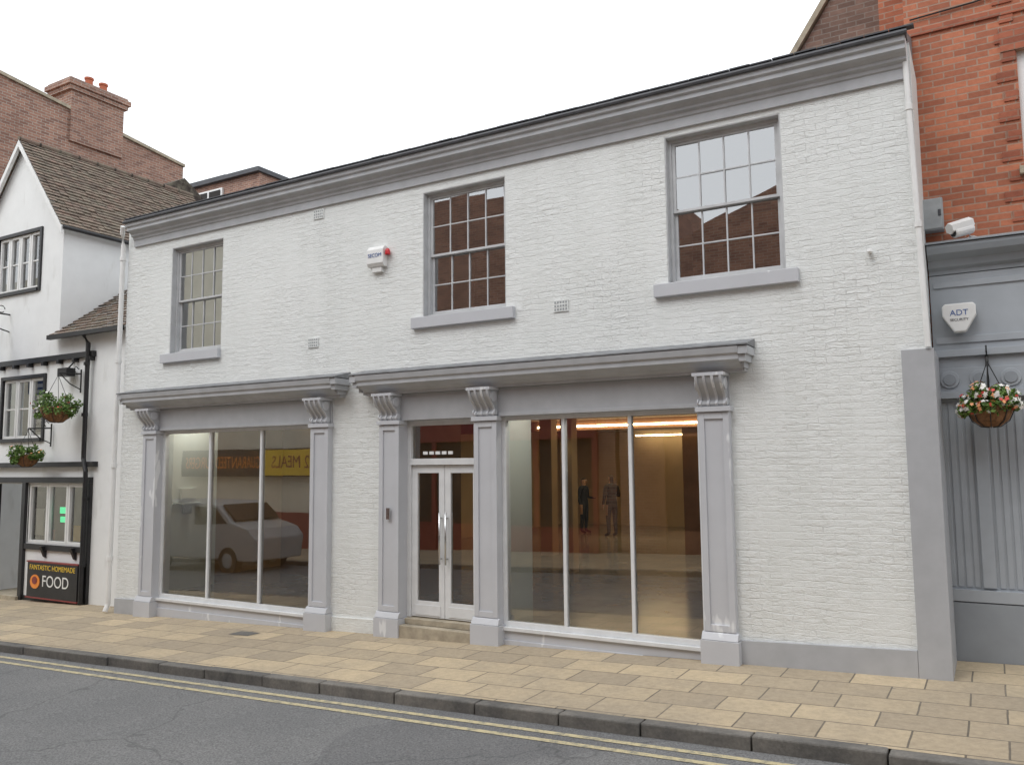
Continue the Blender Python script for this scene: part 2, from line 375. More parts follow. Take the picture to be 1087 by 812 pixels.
mb.prism([(-.0,5.31),(-.185,5.245),(2.9,6.38),(6.1,5.2),(6.1,5.0),(0,5.0)],CL,CR,'x',M['lead'])
# slate edge course: individual slates lapping the gutter
x=CL
while x<CR-.1:
    w_=.19; zz=random.uniform(0,.006); mb.box(x+.003,x+w_-.003,-.20,-.12,5.246+zz,5.258+zz,M['dark']); x+=w_
mb.make('roof',B,fixn=True)
mb=MB(); mb.tube([(CL-.02,-.20,5.252+cz),(CR+.02,-.20,5.252+cz)],.022,M['dark'],8)
mb.make('gutter',B)
for i,(a,b,c,d) in enumerate(W):
    sash('sash_window_%d'%(i+1),B,a+.012,b-.012,c+.005,d-.012,.075)
    mb=MB(); so=.13; mb.box(a-so,b+(.11 if i else .0),-.055,.12,c-.125,c,M['lgrey']); 
    mb.box(a-.0,a+.012,.002,.16,c,d,M['sash']); mb.box(b-.012,b,.002,.16,c,d,M['sash']); mb.box(a+.012,b-.012,.002,.16,d-.012,d,M['sash'])
    mb.make('window_sill_%d'%(i+1),B,.006)
def console(mb,cx,w,zt,zb,mat,mat2):
    h=zt-zb; pr=[]
    for t in range(0,25):
        u=t/24; z=zt-u*h
        y=-.07-.135*(1-u)**1.1 - .028*math.sin(u*math.pi*2.0+.3)*(1 if u>.45 else .6)
        if u>.8: y-= .022*math.sin((u-.8)/.2*math.pi)
        pr.append((y,z))
    body=pr+[(0,zb),(0,zt)]
    mb.prism(body,cx-w/2,cx+w/2,'x',mat)
    for k in (-1,-.34,.34,1):
        x=cx+k*(w/2-.014)
        mb.prism([(y-.014,z) for y,z in pr]+[(-.03,zb+.01),(-.03,zt)],x-.012,x+.012,'x',mat2)
    for sx in (-1,1):
        for (yy,zz,rr) in ((-.12,zt-.065,.055),(-.08,zb+.04,.032)):
            pts=[(yy+rr*math.cos(a*math.pi/10),zz+rr*math.sin(a*math.pi/10)) for a in range(20)]
            mb.prism(pts,cx+sx*w/2,cx+sx*(w/2+.012),'x',mat2)
    mb.box(cx-w/2-.02,cx+w/2+.02,-.225,0,zt,zt+.029,mat2)
def pilaster(cx,name,zt=2.20,w=.28):
    mb=MB(); L=M['lgrey']; gz=g(cx)
    mb.box(cx-w/2,cx+w/2,-.065,.10,gz+.15,zt,L)
    zb=gz+.27
    for x0,x1 in ((cx-w/2,cx-w/2+.055),(cx+w/2-.055,cx+w/2)): mb.box(x0,x1,-.082,-.064,zb,zt-.05,L)
    mb.box(cx-w/2+.055,cx+w/2-.055,-.082,-.064,zb,zb+.06,L); mb.box(cx-w/2+.055,cx+w/2-.055,-.082,-.064,zt-.11,zt-.05,L)
    mb.box(cx-w/2-.03,cx+w/2+.03,-.125,.06,gz-.2,gz+.20,L)
    mb.prism([(-.064,gz+.27),(-.09,gz+.26),(-.12,gz+.203),(0,gz+.203)],cx-w/2-.022,cx+w/2+.022,'x',L)
    mb.box(cx-w/2-.022,cx+w/2+.022,-.105,.05,zt-.045,zt+.0,L)
    mb.make(name,B,.004)
    mb=MB(); console(mb,cx,w-.03,2.47,zt+.003,M['grey'],M['lgrey']); mb.make(name+'_console',B,.002)
def shopcornice(x0,x1,name):
    pr=[(0,2.50),(-.10,2.50),(-.10,2.525),(-.13,2.55),(-.16,2.56),(-.20,2.59),(-.235,2.60),(-.235,2.64),(-.255,2.655),(-.265,2.70),(-.265,2.715),(0,2.76)]
    mb=MB(); 
    mb.prism(pr,x0+.06,x1-.06,'x',M['greyd'])
    for (ya,z0,z1,e) in ((-.10,2.503,2.529,.045),(-.16,2.53,2.578,.03),(-.235,2.579,2.64,.0),(-.262,2.641,2.712,-.025)):
        mb.box(x0+e,x0+.059,ya+.003,0,z0,z1,M['greyd']); mb.box(x1-.059,x1-e,ya+.003,0,z0,z1,M['greyd'])
    mb.prism([(0,2.80),(-.275,2.732),(-.275,2.719),(0,2.719)],x0-.03,x1+.03,'x',M['lead'])
    mb.make(name,B,.002)
def bay(x0,x1,n,name,zs,z1=2.2,y=.06):
    F=M['frame']; mb=MB(); gl=MB()
    mb.box(x0,x0+.045,y-.03,y+.04,zs,z1,F); mb.box(x1-.045,x1,y-.03,y+.04,zs,z1,F)
    mb.box(x0+.045,x1-.045,y-.03,y+.04,z1-.045,z1,F)
    for i in range(1,n):
        x=x0+(x1-x0)*i/n; mb.box(x-.017,x+.017,y-.028,y+.038,zs+.05,z1-.045,F)
    mb.box(x0+.045,x1-.045,y-.03,y+.04,zs,zs+.05,F)
    mb.box(x0-.0,x1+.0,y-.085,y+.045,zs-.035,zs-.001,M['frame'])
    for i in range(n):
        a=x0+(x1-x0)*i/n+.01; b=x0+(x1-x0)*(i+1)/n-.01
        gl.face([(a,y,zs+.03),(b,y,zs+.03),(b,y,z1-.02),(a,y,z1-.02)],M['glass_lo'])
    mb.box(x0,x1,y-.055,y+.03,zs-.6,zs-.036,M['lgrey'])
    mb.box(x0,x1,y-.075,y-.054,zs-.6,zs-.13,M['lgrey'])
    mb.make(name+'_frame',B,.003); gl.make(name+'_glass',B,fixn=False)
shopcornice(-10.50,-6.52,'left_shop_cornice'); shopcornice(-6.26,-1.80,'right_shop_cornice')
mb=MB()
mb.box(-10.17,-6.76,-.03,.12,2.2,2.498,M['grey']); mb.box(-5.99,-2.01,-.03,.12,2.2,2.498,M['grey'])
mb.box(-9.87,-7.04,-.045,-.029,2.2,2.235,M['grey']); mb.box(-4.43,-2.29,-.045,-.029,2.2,2.235,M['grey'])
mb.make('fascia',B,.003)
for i,cx in enumerate((-10.03,-6.9,-5.85,-4.575,-2.145)): pilaster(cx,'pilaster_%d'%(i+1))
bay(-9.89,-7.04,3,'left_shop_window',-.05)
bay(-4.435,-2.285,3,'right_shop_window',.05)
mb=MB()
mb.box(-.585,-.345,-.035,.7,-.3,2.60,M['grey']); mb.make('corner_pilaster',B,.004)
mb=MB(); mb.prism([(-2.02,-.4),(-.587,-.4),(-.587,.205),(-2.02,.15)],-.034,.01,'y',M['grey']); mb.make('plinth',B,.005)
mb=MB(); mb.prism([(-6.76,-.5),(-6.02,-.5),(-6.02,-.02),(-6.76,-.04)],-.02,.01,'y',M['wall']); mb.prism([(-10.75,-.6),(-10.2,-.6),(-10.2,-.1),(-10.75,-.12)],-.03,.01,'y',M['grey']); mb.make('wall_plinth',B,.004)
dy=.10; F=M['frame']
mb=MB(); x0,x1=-5.715,-4.71
mb.box(x0,x0+.055,dy-.02,dy+.07,.03,2.2,F); mb.box(x1-.055,x1,dy-.02,dy+.07,.03,2.2,F); mb.box(x0+.055,x1-.055,dy-.02,dy+.07,2.14,2.2,F)
mb.box(x0+.055,x1-.055,dy-.035,dy+.07,1.70,1.77,F)
mb.box(x0,x1,-.0,.22,-.03,.028,M['stone'])
xm=(x0+x1)/2; gl=MB()
for s_,(a,b) in enumerate(((x0+.058,xm-.003),(xm+.003,x1-.058))):
    mb.box(a,a+.075,dy,dy+.04,.04,1.695,F); mb.box(b-.075,b,dy,dy+.04,.04,1.695,F)
    mb.box(a+.075,b-.075,dy,dy+.04,1.61,1.695,F); mb.box(a+.075,b-.075,dy,dy+.04,.04,.21,F)
    mb.box(a+.05,b-.05,dy-.008,dy+.0,.06,.17,F)
    gl.face([(a+.06,dy+.02,.2),(b-.06,dy+.02,.2),(b-.06,dy+.02,1.62),(a+.06,dy+.02,1.62)],M['glass_lo'])
gl.face([(x0+.04,dy+.02,1.76),(x1-.04,dy+.02,1.76),(x1-.04,dy+.02,2.16),(x0+.04,dy+.02,2.16)],M['glass_lo'])
for i in range(5): gl.box(x0+.20+i*.085,x0+.26+i*.085,dy+.012,dy+.018,1.815,1.85,M['text_w'])
mb.make('double_door',B,.003); gl.make('door_glass',B,fixn=False)
mb=MB()
for sx in (-1,1):
    x=xm+sx*.04; mb.tube([(x,dy-.045,.62),(x,dy-.045,1.18)],.011,M['metal']); 
    for z in (.68,1.12): mb.tube([(x,dy-.045,z),(x,dy+.0,z)],.008,M['metal'])
mb.make('door_handles',B,smooth=True)
mb=MB(); mb.box(x0+.02,x1-.02,-.10,-.002,-.3,-.03,M['stone']); mb.make('door_step',B,.012)
mb=MB(); mb.box(-5.87,-5.82,-.10,-.082,1.10,1.23,M['metal']); mb.make('door_entry_intercom',B,.003)

# interior
mb=MB()
mb.face([(-10.7,.14,.0),(-.5,.14,.0),(-.5,14,.0),(-10.7,14,.0)],M['int_floor'])
mb.box(-10.7,-.5,.14,14,2.56,2.7,M['ceil'])
mb.face([(-10.7,14,0),(-.5,14,0),(-.5,14,2.6),(-10.7,14,2.6)],M['int_cream'])
mb.face([(-.5,.14,0),(-.5,14,0),(-.5,14,2.6),(-.5,.14,2.6)],M['int_brown'])
mb.face([(-10.7,.14,0),(-10.7,14,0),(-10.7,14,2.6),(-10.7,.14,2.6)],M['int_cream'])
mb.box(-9.99,-9.93,.15,1.0,-.2,2.56,M['int_white'])
mb.box(-9.93,-6.5,2.3,2.36,0,2.56,M['int_tan'])
mb.box(-6.56,-6.5,.2,2.3,0,2.56,M['int_tan'])
mb.box(-4.50,-4.44,.15,.68,-.0,2.56,M['int_white'])
mb.box(-7.4,-7.15,6.4,6.65,0,2.56,M['int_cream']); mb.box(-5.95,-5.75,4.4,4.6,0,2.56,M['int_cream'])
mb.box(-10.6,-.6,7.5,7.7,2.36,2.56,M['int_brown']); mb.box(-10.6,-.6,4.0,4.2,2.40,2.56,M['int_brown'])
mb.box(-5.0,-.6,7.6,7.7,0,2.4,M['int_brown'])
mb.make('shop_interior',B)
mb=MB()
def lamp(x0,x1,y,z,m,w=.03): mb.face([(x0,y,z),(x1,y,z),(x1,y+w,z),(x0,y+w,z)],m)
def lampf(x0,x1,y,z,m,w=.035): mb.face([(x0,y,z),(x1,y,z),(x1,y,z+w),(x0,y,z+w)],m)
lampf(-8.0,-3.0,7.44,2.42,M['glow']); lampf(-9.6,-6.7,2.22,2.46,M['glow'],.02); lampf(-8.3,-5.2,13.6,2.42,M['glow'])
lampf(-6.3,-4.9,3.93,2.45,M['glow'])
lamp(-9.8,-9.3,.42,2.53,M['fill_c'],.16); lamp(-4.3,-3.0,.35,2.53,M['fill_c'],.08); lamp(-8.5,-4.5,10,2.53,M['glow'],.15); lamp(-5,-3,5.5,2.53,M['glow'],.1)  # the two white strips behind the fascia are added fill
mb.make('ceiling_strips_and_added_fill',B)
mb=MB(); mb.box(-9.925,-9.88,.35,.6,1.25,1.40,M['int_white']); mb.box(-9.925,-9.87,.40,.52,1.05,1.17,M['galv']); mb.box(-9.925,-9.89,.25,.7,1.18,1.2,M['int_white']); mb.make('meter_box',B,.004)
mb=MB()
mb.face([(-10.7,.17,3.0),(-.5,.17,3.0),(-.5,3.5,3.0),(-10.7,3.5,3.0)],M['int_brown'])
mb.face([(-10.7,.17,5.0),(-.5,.17,5.0),(-.5,3.5,5.0),(-10.7,3.5,5.0)],M['ceil'])
mb.face([(-10.7,3.5,3.0),(-.5,3.5,3.0),(-.5,3.5,5.0),(-10.7,3.5,5.0)],M['int_brown'])
mb.face([(-7,.17,3.0),(-7,3.5,3.0),(-7,3.5,5.0),(-7,.17,5.0)],M['int_white'])
mb.face([(-3.4,.17,3.0),(-3.4,3.5,3.0),(-3.4,3.5,5.0),(-3.4,.17,5.0)],M['int_cream'])
mb.face([(-10.7,.2,3.0),(-10.7,3.5,3.0),(-10.7,3.5,5.0),(-10.7,.2,5.0)],M['int_white'])
mb.box(-9.95,-8.6,.22,.24,3.1,4.95,M['int_white'])
mb.make('upper_rooms',B)

r=root('drainpipe'); mb=MB(); xp=XL-.035
mb.tube([(xp+.10,-.15,5.18),(xp+.05,-.12,5.08),(xp,-.06,4.92),(xp-.05,-.06,-.2),(xp-.05,-.10,-.30)],.034,M['white'],12)
for z in (4.7,3.2,1.7,.4): mb.tube([(xp-.05*(4.9-z)/5.1,-.06,z),(xp-.05*(4.9-z)/5.1,-.06,z+.06)],.044,M['white'],12)
mb.make('pipe',r,smooth=False)
r=root('drainpipe'); mb=MB()
mb.tube([(-.435,-.10,5.26),(-.43,-.04,5.05),(-.385,-.04,2.61)],.022,M['white'],12)
for z in (4.6,3.6): mb.tube([(-.422+.018*(4.6-z),-.04,z),(-.422+.018*(4.6-z),-.04,z+.05)],.029,M['white'],12)
mb.make('pipe',r)
r=root('burglar_alarm_box'); mb=MB()
mb.prism([(-.0,4.0),(-.06,4.0),(-.085,4.04),(-.085,4.20),(-.05,4.245),(0,4.245)],-6.19,-5.95,'x',M['white']); mb.box(-6.14,-6.0,-.05,0,3.94,4.0,M['white'])
mb.lathe([(0,.035),(.02,.03),(.03,.0),(.03,-.04),(0,-.04)],(-5.915,-.04,4.17),M['red'],14); mb.make('casing',r,.006)
text('SECOM',r,(-6.07,-.089,4.13),.062,M['text_b'],ext=.001)
for (x,z) in ((-7.03,4.80),(-7.09,3.20),(-3.70,3.30)):
    r=root('air_vent'); mb=MB(); w,h=.085,.06
    mb.box(x-w,x+w,-.012,-.001,z-h,z+h,M['wall'])
    for i in range(5):
        for j in range(3): mb.box(x-w+.014+i*.031,x-w+.034+i*.031,-.0135,-.0118,z-h+.012+j*.036,z-h+.034+j*.036,M['galv'])
    mb.make('grille',r)
r=root('wall_bracket_lamp'); mb=MB(); mb.tube([(-.78,0,3.45),(-.78,-.05,3.45)],.018,M['white']); mb.lathe([(.0,.02),(.02,.015),(.025,-.01),(0,-.02)],(-.78,-.06,3.45),M['white'],12); mb.make('fitting',r)

# ------------------------------------------------------------------ right-hand building
R=root('orange_brick_building'); Y=.8
mb=MB(); holes_wall(mb,-.47,6,-.3,8.5,Y,[(.40,1.5,4.22,5.28),(2.9,4.0,4.22,5.28)],.15,M['orange'])
mb.face([(-.47,Y,-.3),(-.47,9,-.3),(-.47,9,8.5),(-.47,Y,8.5)],M['orange'])
mb.box(-.72,-.47,1.3,3.6,4.8,6.75,M['orange'])
mb.make('brick_wall',R,fixn=False)
mb=MB()
for i in range(24):
    z=3.75+i*.18
    mb.box(.24+(0 if i%2 else .045),.392,Y-.012,Y+.02,z,z+.09,M['orange_dk']); 
mb.box(-.47,6,Y-.02,Y+.0,5.62,5.68,M['orange_dk']); mb.box(.28,1.6,Y-.02,Y,5.28,5.50,M['orange_dk'])
mb.make('brick_dressings',R)
mb=MB(); mb.box(.36,1.56,Y-.06,Y+.1,4.15,4.219,M['stone']); mb.make('stone_sill',R,.006)
sash('sash_window',R,.40,1.5,4.22,5.28,Y+.05,2,2,M['white'],M['glass_up'],.07,.02,.06)
sash('sash_window_far',R,2.9,4.0,4.22,5.28,Y+.05,2,2,M['white'],M['glass_up'],.07,.02,.06)
mb=MB(); mb.box(.3,5,1.3,1.35,3.9,5.6,M['dark_room']); mb.make('room_backing',R)
mb=MB(); mb.tube([(-.42,Y-.02,5.78),(.1,Y-.02,5.80),(.6,Y-.02,5.86),(2,Y-.02,5.9)],.008,M['iron'],6); mb.make('wall_cable',R)
G_=M['bluegrey']; D_=M['bluegrey_d']
mb=MB(); xe=-.385
mb.prism([(Y,3.34),(Y-.06,3.34),(Y-.06,3.38),(Y-.10,3.40),(Y-.12,3.46),(Y-.20,3.50),(Y-.22,3.55),(Y-.22,3.58),(Y,3.62)],xe,6,'x',D_)
mb.prism([(Y,3.622),(Y-.24,3.584),(Y-.24,3.60),(Y,3.66)],xe-.01,6,'x',D_)
mb.box(xe,6,Y-.05,Y-.002,2.50,3.335,G_)
mb.box(xe+.03,6,Y-.065,Y-.049,2.72,2.78,G_); mb.box(xe+.03,6,Y-.065,Y-.049,3.22,3.27,G_)
mb.box(xe,6,Y-.09,Y-.049,2.60,2.66,G_)
mb.box(xe,6,Y-.07,Y-.002,2.30,2.50,G_)
for i in range(10):
    x=-.27+i*.23; pts=[(x+.075*math.cos(a*math.pi/14),2.40+.075*math.sin(a*math.pi/14)) for a in range(28)]
    mb.prism(pts,Y-.085,Y-.071,'y',G_); pts=[(x+.05*math.cos(a*math.pi/14),2.40+.05*math.sin(a*math.pi/14)) for a in range(28)]
    mb.prism(pts,Y-.095,Y-.086,'y',D_)
mb.box(xe,6,Y-.10,Y-.002,2.235,2.298,G_)
mb.box(xe,6,Y-.03,Y-.001,-.3,2.234,G_)
for i in range(28):
    if i%7 in (4,5): 
        if i%7==4: mb.box(-.36+i*.062,-.36+i*.062+.10,Y-.06,Y-.029,.62,2.20,G_)
        continue
    x=-.36+i*.062
    mb.box(x,x+.042,Y-.039,Y-.029,.62,2.20,G_)
mb.box(xe,6,Y-.075,Y-.029,.50,.60,G_); mb.box(xe,6,Y-.06,Y-.029,.0,.06,G_)
mb.make('shopfront',R,.003)
mb=MB(); mb.box(-.37,.3,Y-.07,Y-.03,-.2,.49,D_); mb.make('stall_riser',R,.004)
r=root('electrical_box'); mb=MB(); mb.box(-.42,-.24,Y-.12,Y-.001,3.74,4.03,M['galv']); mb.box(-.41,-.25,Y-.132,Y-.121,3.75,4.02,M['galv']); mb.box(-.28,-.255,Y-.14,Y-.13,3.86,3.92,M['dark']); mb.make('casing',r,.006)
r=root('security_camera'); mb=MB()
p0=Vector((-.02,Y-.10,3.72)); dd=Vector((-.75,-.62,-.28)).normalized()
mb.tube([p0,p0+dd*.02,p0+dd*.19,p0+dd*.20],[.03,.048,.048,.042],M['white'],14); mb.tube([p0+dd*.198,p0+dd*.206],.034,M['iron'],14)
mb.tube([p0+dd*.02+Vector((0,0,.05)),p0+dd*.24+Vector((0,0,.045))],[.052,.05],M['white'],6)
mb.tube([(-.03,Y,3.62),(-.03,Y-.08,3.62),p0+dd*.06],.015,M['white'],8); mb.tube([(-.03,Y,3.62),(-.03,Y-.03,3.62)],.05,M['white'],14)
mb.make('camera_body',r)
r=root('burglar_alarm_box'); mb=MB(); cx,cz_=-.165,2.93
hexp=[(cx-.13,cz_+.10),(cx-.13,cz_+.02),(cx-.045,cz_-.125),(cx+.045,cz_-.125),(cx+.13,cz_+.02),(cx+.13,cz_+.10),(cx+.11,cz_+.125),(cx-.11,cz_+.125)][::-1]
mb.prism(hexp,Y-.17,Y-.066,'y',M['white']); mb.make('casing',r,.012)
text('ADT',r,(cx,Y-.172,cz_+.04),.07,M['text_b'],ext=.001); text('SECURITY',r,(cx,Y-.172,cz_-.02),.032,M['dark'],ext=.001)

def basket(cx,cy,cz,rad,flowers,seed,wall_y,drop=.25,br=True):
    random.seed(seed); r=root('hanging_flower_basket'); mb=MB()
    mb.lathe([(0.001,-rad*.82),(rad*.35,-rad*.78),(rad*.65,-rad*.55),(rad*.8,-rad*.22),(rad*.85,0),(rad*.75,.01),(0.001,.02)],(cx,cy,cz),M['coir'],20)
    for i in range(8):
        a=i*math.pi/4; mb.tube([(cx+rad*f*math.cos(a),cy+rad*f*math.sin(a),cz+z) for f,z in ((.1,-rad*.83),(.36,-rad*.8),(.67,-rad*.57),(.82,-rad*.22),(.87,0))],.004,M['iron'],5)
    top=(cx,cy,cz+rad*1.9)
    for i in range(3):
        a=i*2.094+.4; mb.tube([(cx+rad*.85*math.cos(a),cy+rad*.85*math.sin(a),cz),top],.004,M['iron'],5)
    if br:
        mb.tube([(cx,cy,top[2]),(cx,cy,top[2]+.03),(cx,wall_y,top[2]+.05)],.012,M['iron'],6)
        mb.tube([(cx,wall_y-.01,top[2]-.25),(cx,wall_y-.01,top[2]+.12)],.012,M['iron'],6)
        mb.tube([(cx,wall_y-.01,top[2]-.2),(cx,(wall_y+cy)/2,top[2]-.12),(cx,cy+.03,top[2]+.02)],.009,M['iron'],6)
        mb.tube([(cx+.0,wall_y-.05,top[2]+.12),(cx+.0,wall_y-.1,top[2]+.16),(cx,wall_y-.14,top[2]+.11),(cx,wall_y-.1,top[2]+.07)],.007,M['iron'],6)
    mb.make('basket',r)
    fb=MB()
    def quad(p,s,mat,nrm=None):
        n=nrm or Vector((random.gauss(0,1),random.gauss(0,1)-.6,random.gauss(0,1)+.5)).normalized()
        a=n.orthogonal().normalized(); b=n.cross(a); th=random.uniform(0,6.28); a,b=a*math.cos(th)+b*math.sin(th),b*math.cos(th)-a*math.sin(th)
        p=Vector(p); fb.face([p-a*s,p-b*s*.5,p+a*s,p+b*s*.5],mat)
    clumps=[(random.uniform(-.85,.85)*rad,random.uniform(-.85,.85)*rad,random.uniform(.02,.65)*rad,random.uniform(.22,.42)*rad) for _ in range(24)]
    clumps+=[(math.cos(a)*rad*1.0,math.sin(a)*rad*.9,random.uniform(-.45 if flowers<5 else -.15,.15)*rad,.24*rad) for a in [random.uniform(0,6.28) for _ in range(14)]]
    for (x,y,z,s) in clumps:
        for _ in range(55):
            d=Vector((random.gauss(0,1),random.gauss(0,1),random.gauss(0,1))).normalized()*s*random.random()**.4
            quad((cx+x+d.x,cy+y+d.y,cz+z+d.z),random.uniform(.016,.03),M['leaf'])
        for _ in range(flowers):
            d=Vector((random.gauss(0,1),random.gauss(0,1)-.5,random.gauss(0,1)+.4)).normalized()*s*1.1
            mt=random.choice([M['fl_w'],M['fl_w'],M['fl_o'],M['fl_r'],M['fl_w']]); p=Vector((cx+x,cy+y,cz+z))+d; rr=random.uniform(.016,.026)
            n=d.normalized(); a=n.orthogonal().normalized(); b=n.cross(a)
            fb.face([p+(a*math.cos(t*math.pi/5)+b*math.sin(t*math.pi/5))*rr*(1 if t%2 else .55)+n*.004 for t in range(10)],mt)
    fb.make('flowers_and_foliage',r,fixn=False)
basket(.02,.42,2.13,.20,9,3,Y-.05)
basket(-12.38,.0,2.62,.27,1,5,.38)
basket(-13.12,.0,1.90,.21,1,9,.38)

r=root('brown_brick_gable'); mb=MB()
mb.prism([(-2.4,5.0),(-.5,5.0),(-.5,8.0),(-1.83,6.02)],2.0,2.3,'y',M['brownb'])
mb.make('wall',r)
mb=MB(); mb.prism([(-1.90,5.95),(-.5,8.03),(-.5,8.13),(-1.96,5.97)],1.95,2.36,'y',M['stone'])
mb.make('coping',r)

# ------------------------------------------------------------------ pub (left)
Pb=root('white_gabled_pub'); y=.4; WH=M['offwhite']; BK=M['black']
gx,gh,hz,ez=-14.34,1.27,7.38,5.80
mb=MB(); holes=[(-14.98,-13.72,4.74,5.72),(-14.62,-13.42,2.2,3.2),(-14.75,-13.85,-.5,1.45),(-13.72,-12.12,.5,1.45)]
holes_wall(mb,-15.62,-11.2,-.7,3.86,y,holes[1:],.12,WH,BK)
holes_wall(mb,-15.62,gx+gh,3.86,ez,y,holes[:1],.1,WH,BK)
mb.face([(-15.62,y,ez),(gx+gh,y,ez),(gx,y,hz)],WH)
mb.face([(gx+gh,y,3.7),(gx+gh,5.2,3.7),(gx+gh,5.2,ez),(gx+gh,y,ez)],WH)
mb.face([(-11.2,y,-.7),(-11.2,3,-.7),(-11.2,3,3.8),(-11.2,y,3.8)],WH)
mb.make('walls',Pb,fixn=False)
def tiled(mb,e0,e1,t0,t1,n,mat,th=.022):
    e0,e1,t0,t1=map(Vector,(e0,e1,t0,t1)); nrm=(e1-e0).cross(t0-e0).normalized()
    if nrm.z<0: nrm=-nrm
    L=(e1-e0).length*K
    for i in range(n):
        a,b=i/n,(i+1)/n
        A,Bp,C,D=e0.lerp(t0,a)+nrm*th,e1.lerp(t1,a)+nrm*th,e1.lerp(t1,b),e0.lerp(t0,b)
        m=int(max(6,L/.17)); 
        for j in range(m):
            u0,u1=j/m,(j+1)/m; h=nrm*random.uniform(-.006,.008)
            q=[A.lerp(Bp,u0)+h,A.lerp(Bp,u1)+h,D.lerp(C,u1)+h,D.lerp(C,u0)+h]
            mb.face(q,mat,[(L*u0,i*.1+.01),(L*u1,i*.1+.01),(L*u1,i*.1+.09),(L*u0,i*.1+.09)])
            mb.face([q[0]-nrm*th,q[1]-nrm*th,q[1],q[0]],mat,[(L*u0,i*.1+.02)]*4)
random.seed(21)
mb=MB()
tiled(mb,(gx+gh+.10,y-.12,ez-.12),(gx+gh+.10,3.9,ez-.12),(gx,y-.12,hz+.03),(gx,3.9,hz+.03),26,M['tile'])
tiled(mb,(gx-gh-.10,y-.12,ez-.12),(gx-gh-.10,3.9,ez-.12),(gx,y-.12,hz+.03),(gx,3.9,hz+.03),26,M['tile'])
tiled(mb,(gx+gh-.06,y-.12,3.84),(-10.9,y-.12,3.84),(gx+gh-.06,y+1.2,4.84),(-10.9,y+1.2,4.84),15,M['tile'])
mb.tube([(gx,y-.12,hz+.05),(gx,3.9,hz+.05)],.045,M['tile'],8)
mb.make('tiled_roofs',Pb,fixn=False)
mb=MB()
for sx in (-1,1):
    mb.prism([(gx,hz+.02),(gx+sx*(gh+.12),ez-.15),(gx+sx*(gh+.12),ez-.27),(gx,hz-.10)],y-.125,y-.07,'y',M['white'])
mb.tube([(gx+gh+.13,y-.1,ez-.16),(gx+gh+.13,3.9,ez-.16)],.035,BK,8)
mb.box(gx+gh-.04,-11.2,y-.19,y-.12,3.77,3.84,BK)
mb.make('bargeboards_and_gutters',Pb,.003)
mb=MB()
mb.box(-15.62,-12.05,y-.06,y+.01,3.44,3.53,BK)
for i in range(9): mb.box(-15.5+i*.42,-15.44+i*.42,y-.09,y+.0,3.38,3.438,BK)
mb.box(-15.62,-11.9,y-.08,y+.01,1.72,1.80,BK); mb.box(-15.62,-12.0,y-.05,y+.01,1.47,1.56,BK)
mb.box(-12.10,-12.00,y-.05,y+.01,-.5,1.469,BK); mb.box(-13.84,-13.74,y-.05,y+.01,-.5,1.469,BK); mb.box(-14.88,-14.76,y-.05,y+.01,-.5,1.469,BK)
mb.box(-13.74,-12.1,y-.04,y+.01,.40,.49,BK); mb.box(-13.738,-12.102,y-.02,y+.01,-.5,-.34,BK)
for (a,b,c,d) in holes[:2]:
    mb.box(a-.06,a,y-.03,y+.02,c-.06,d+.06,BK); mb.box(b,b+.06,y-.03,y+.02,c-.06,d+.06,BK); mb.box(a,b,y-.03,y+.02,d,d+.06,BK); mb.box(a,b,y-.045,y+.02,c-.06,c,BK)
for x in (-13.2,-12.4): mb.prism([(y,.47),(y-.10,.47),(y-.03,.30),(y,.28)],x,x+.06,'x',BK)
mb.make('black_timbers',Pb,.004)
def casement(a,b,c,d,n,rows,nm,fm):
    mb=MB(); gl=MB(); t=.045
    for i in range(n):
        x0=a+(b-a)*i/n+.006; x1=a+(b-a)*(i+1)/n-.006
        mb.box(x0,x0+t,y+.01,y+.07,c,d,fm); mb.box(x1-t,x1,y+.01,y+.07,c,d,fm); mb.box(x0+t,x1-t,y+.01,y+.07,d-t,d,fm); mb.box(x0+t,x1-t,y+.01,y+.07,c,c+t,fm)
        for j in range(1,rows):
            z=c+(d-c)*j/rows; mb.box(x0+t,x1-t,y+.035,y+.065,z-.012,z+.012,fm)
    gl.face([(a,y+.05,c),(b,y+.05,c),(b,y+.05,d),(a,y+.05,d)],M['glass_lo']); gl.box(a-.1,b+.1,y+.4,y+.42,c-.1,d+.1,M['dark_room'])
    mb.make(nm+'_frame',Pb,.003); gl.make(nm+'_glass',Pb,fixn=False)
casement(*holes[0],4,2,'gable_window',M['white']); casement(*holes[1],3,2,'first_floor_window',M['white']); casement(*holes[3],3,1,'bar_window',M['white'])
mb=MB(); 
for i in range(9): mb.box(-13.80,-13.46,y+.08,y+.09,2.25+i*.1,2.31+i*.1,M['white'])
mb.box(-14.75,-13.85,y+.5,y+.54,-.5,1.45,M['dark_room']); mb.box(-14.6,-14.05,y+.42,y+.46,-.4,1.3,BK); mb.box(-14.8,-13.8,y-.1,y+.5,-.5,-.36,M['stone'])
mb.box(-13.0,-12.75,y+.10,y+.12,.98,1.08,M['green_e']); mb.box(-12.98,-12.85,y+.10,y+.12,.84,.93,M['green_e']); mb.box(-13.65,-13.4,y+.08,y+.09,.62,1.05,M['text_w'])
mb.box(-13.3,-13.1,y+.09,y+.1,.56,.72,M['tmaroon']); mb.box(-12.6,-12.35,y+.09,y+.1,.56,.8,M['text_y'])
mb.make('door_and_bar_details',Pb)
r=root('drainpipe'); mb=MB(); mb.tube([(-12.15,y-.17,3.78),(-12.15,y-.08,3.65),(-12.15,y-.08,1.85),(-12.05,y-.1,1.65),(-12.05,y-.1,-.35)],.036,BK,10)
for z in (3.3,2.5,1.2,.2): mb.tube([(-12.15 if z>1.8 else -12.05,y-.09,z),(-12.15 if z>1.8 else -12.05,y-.09,z+.05)],.048,BK,10)
mb.make('pipe',r)
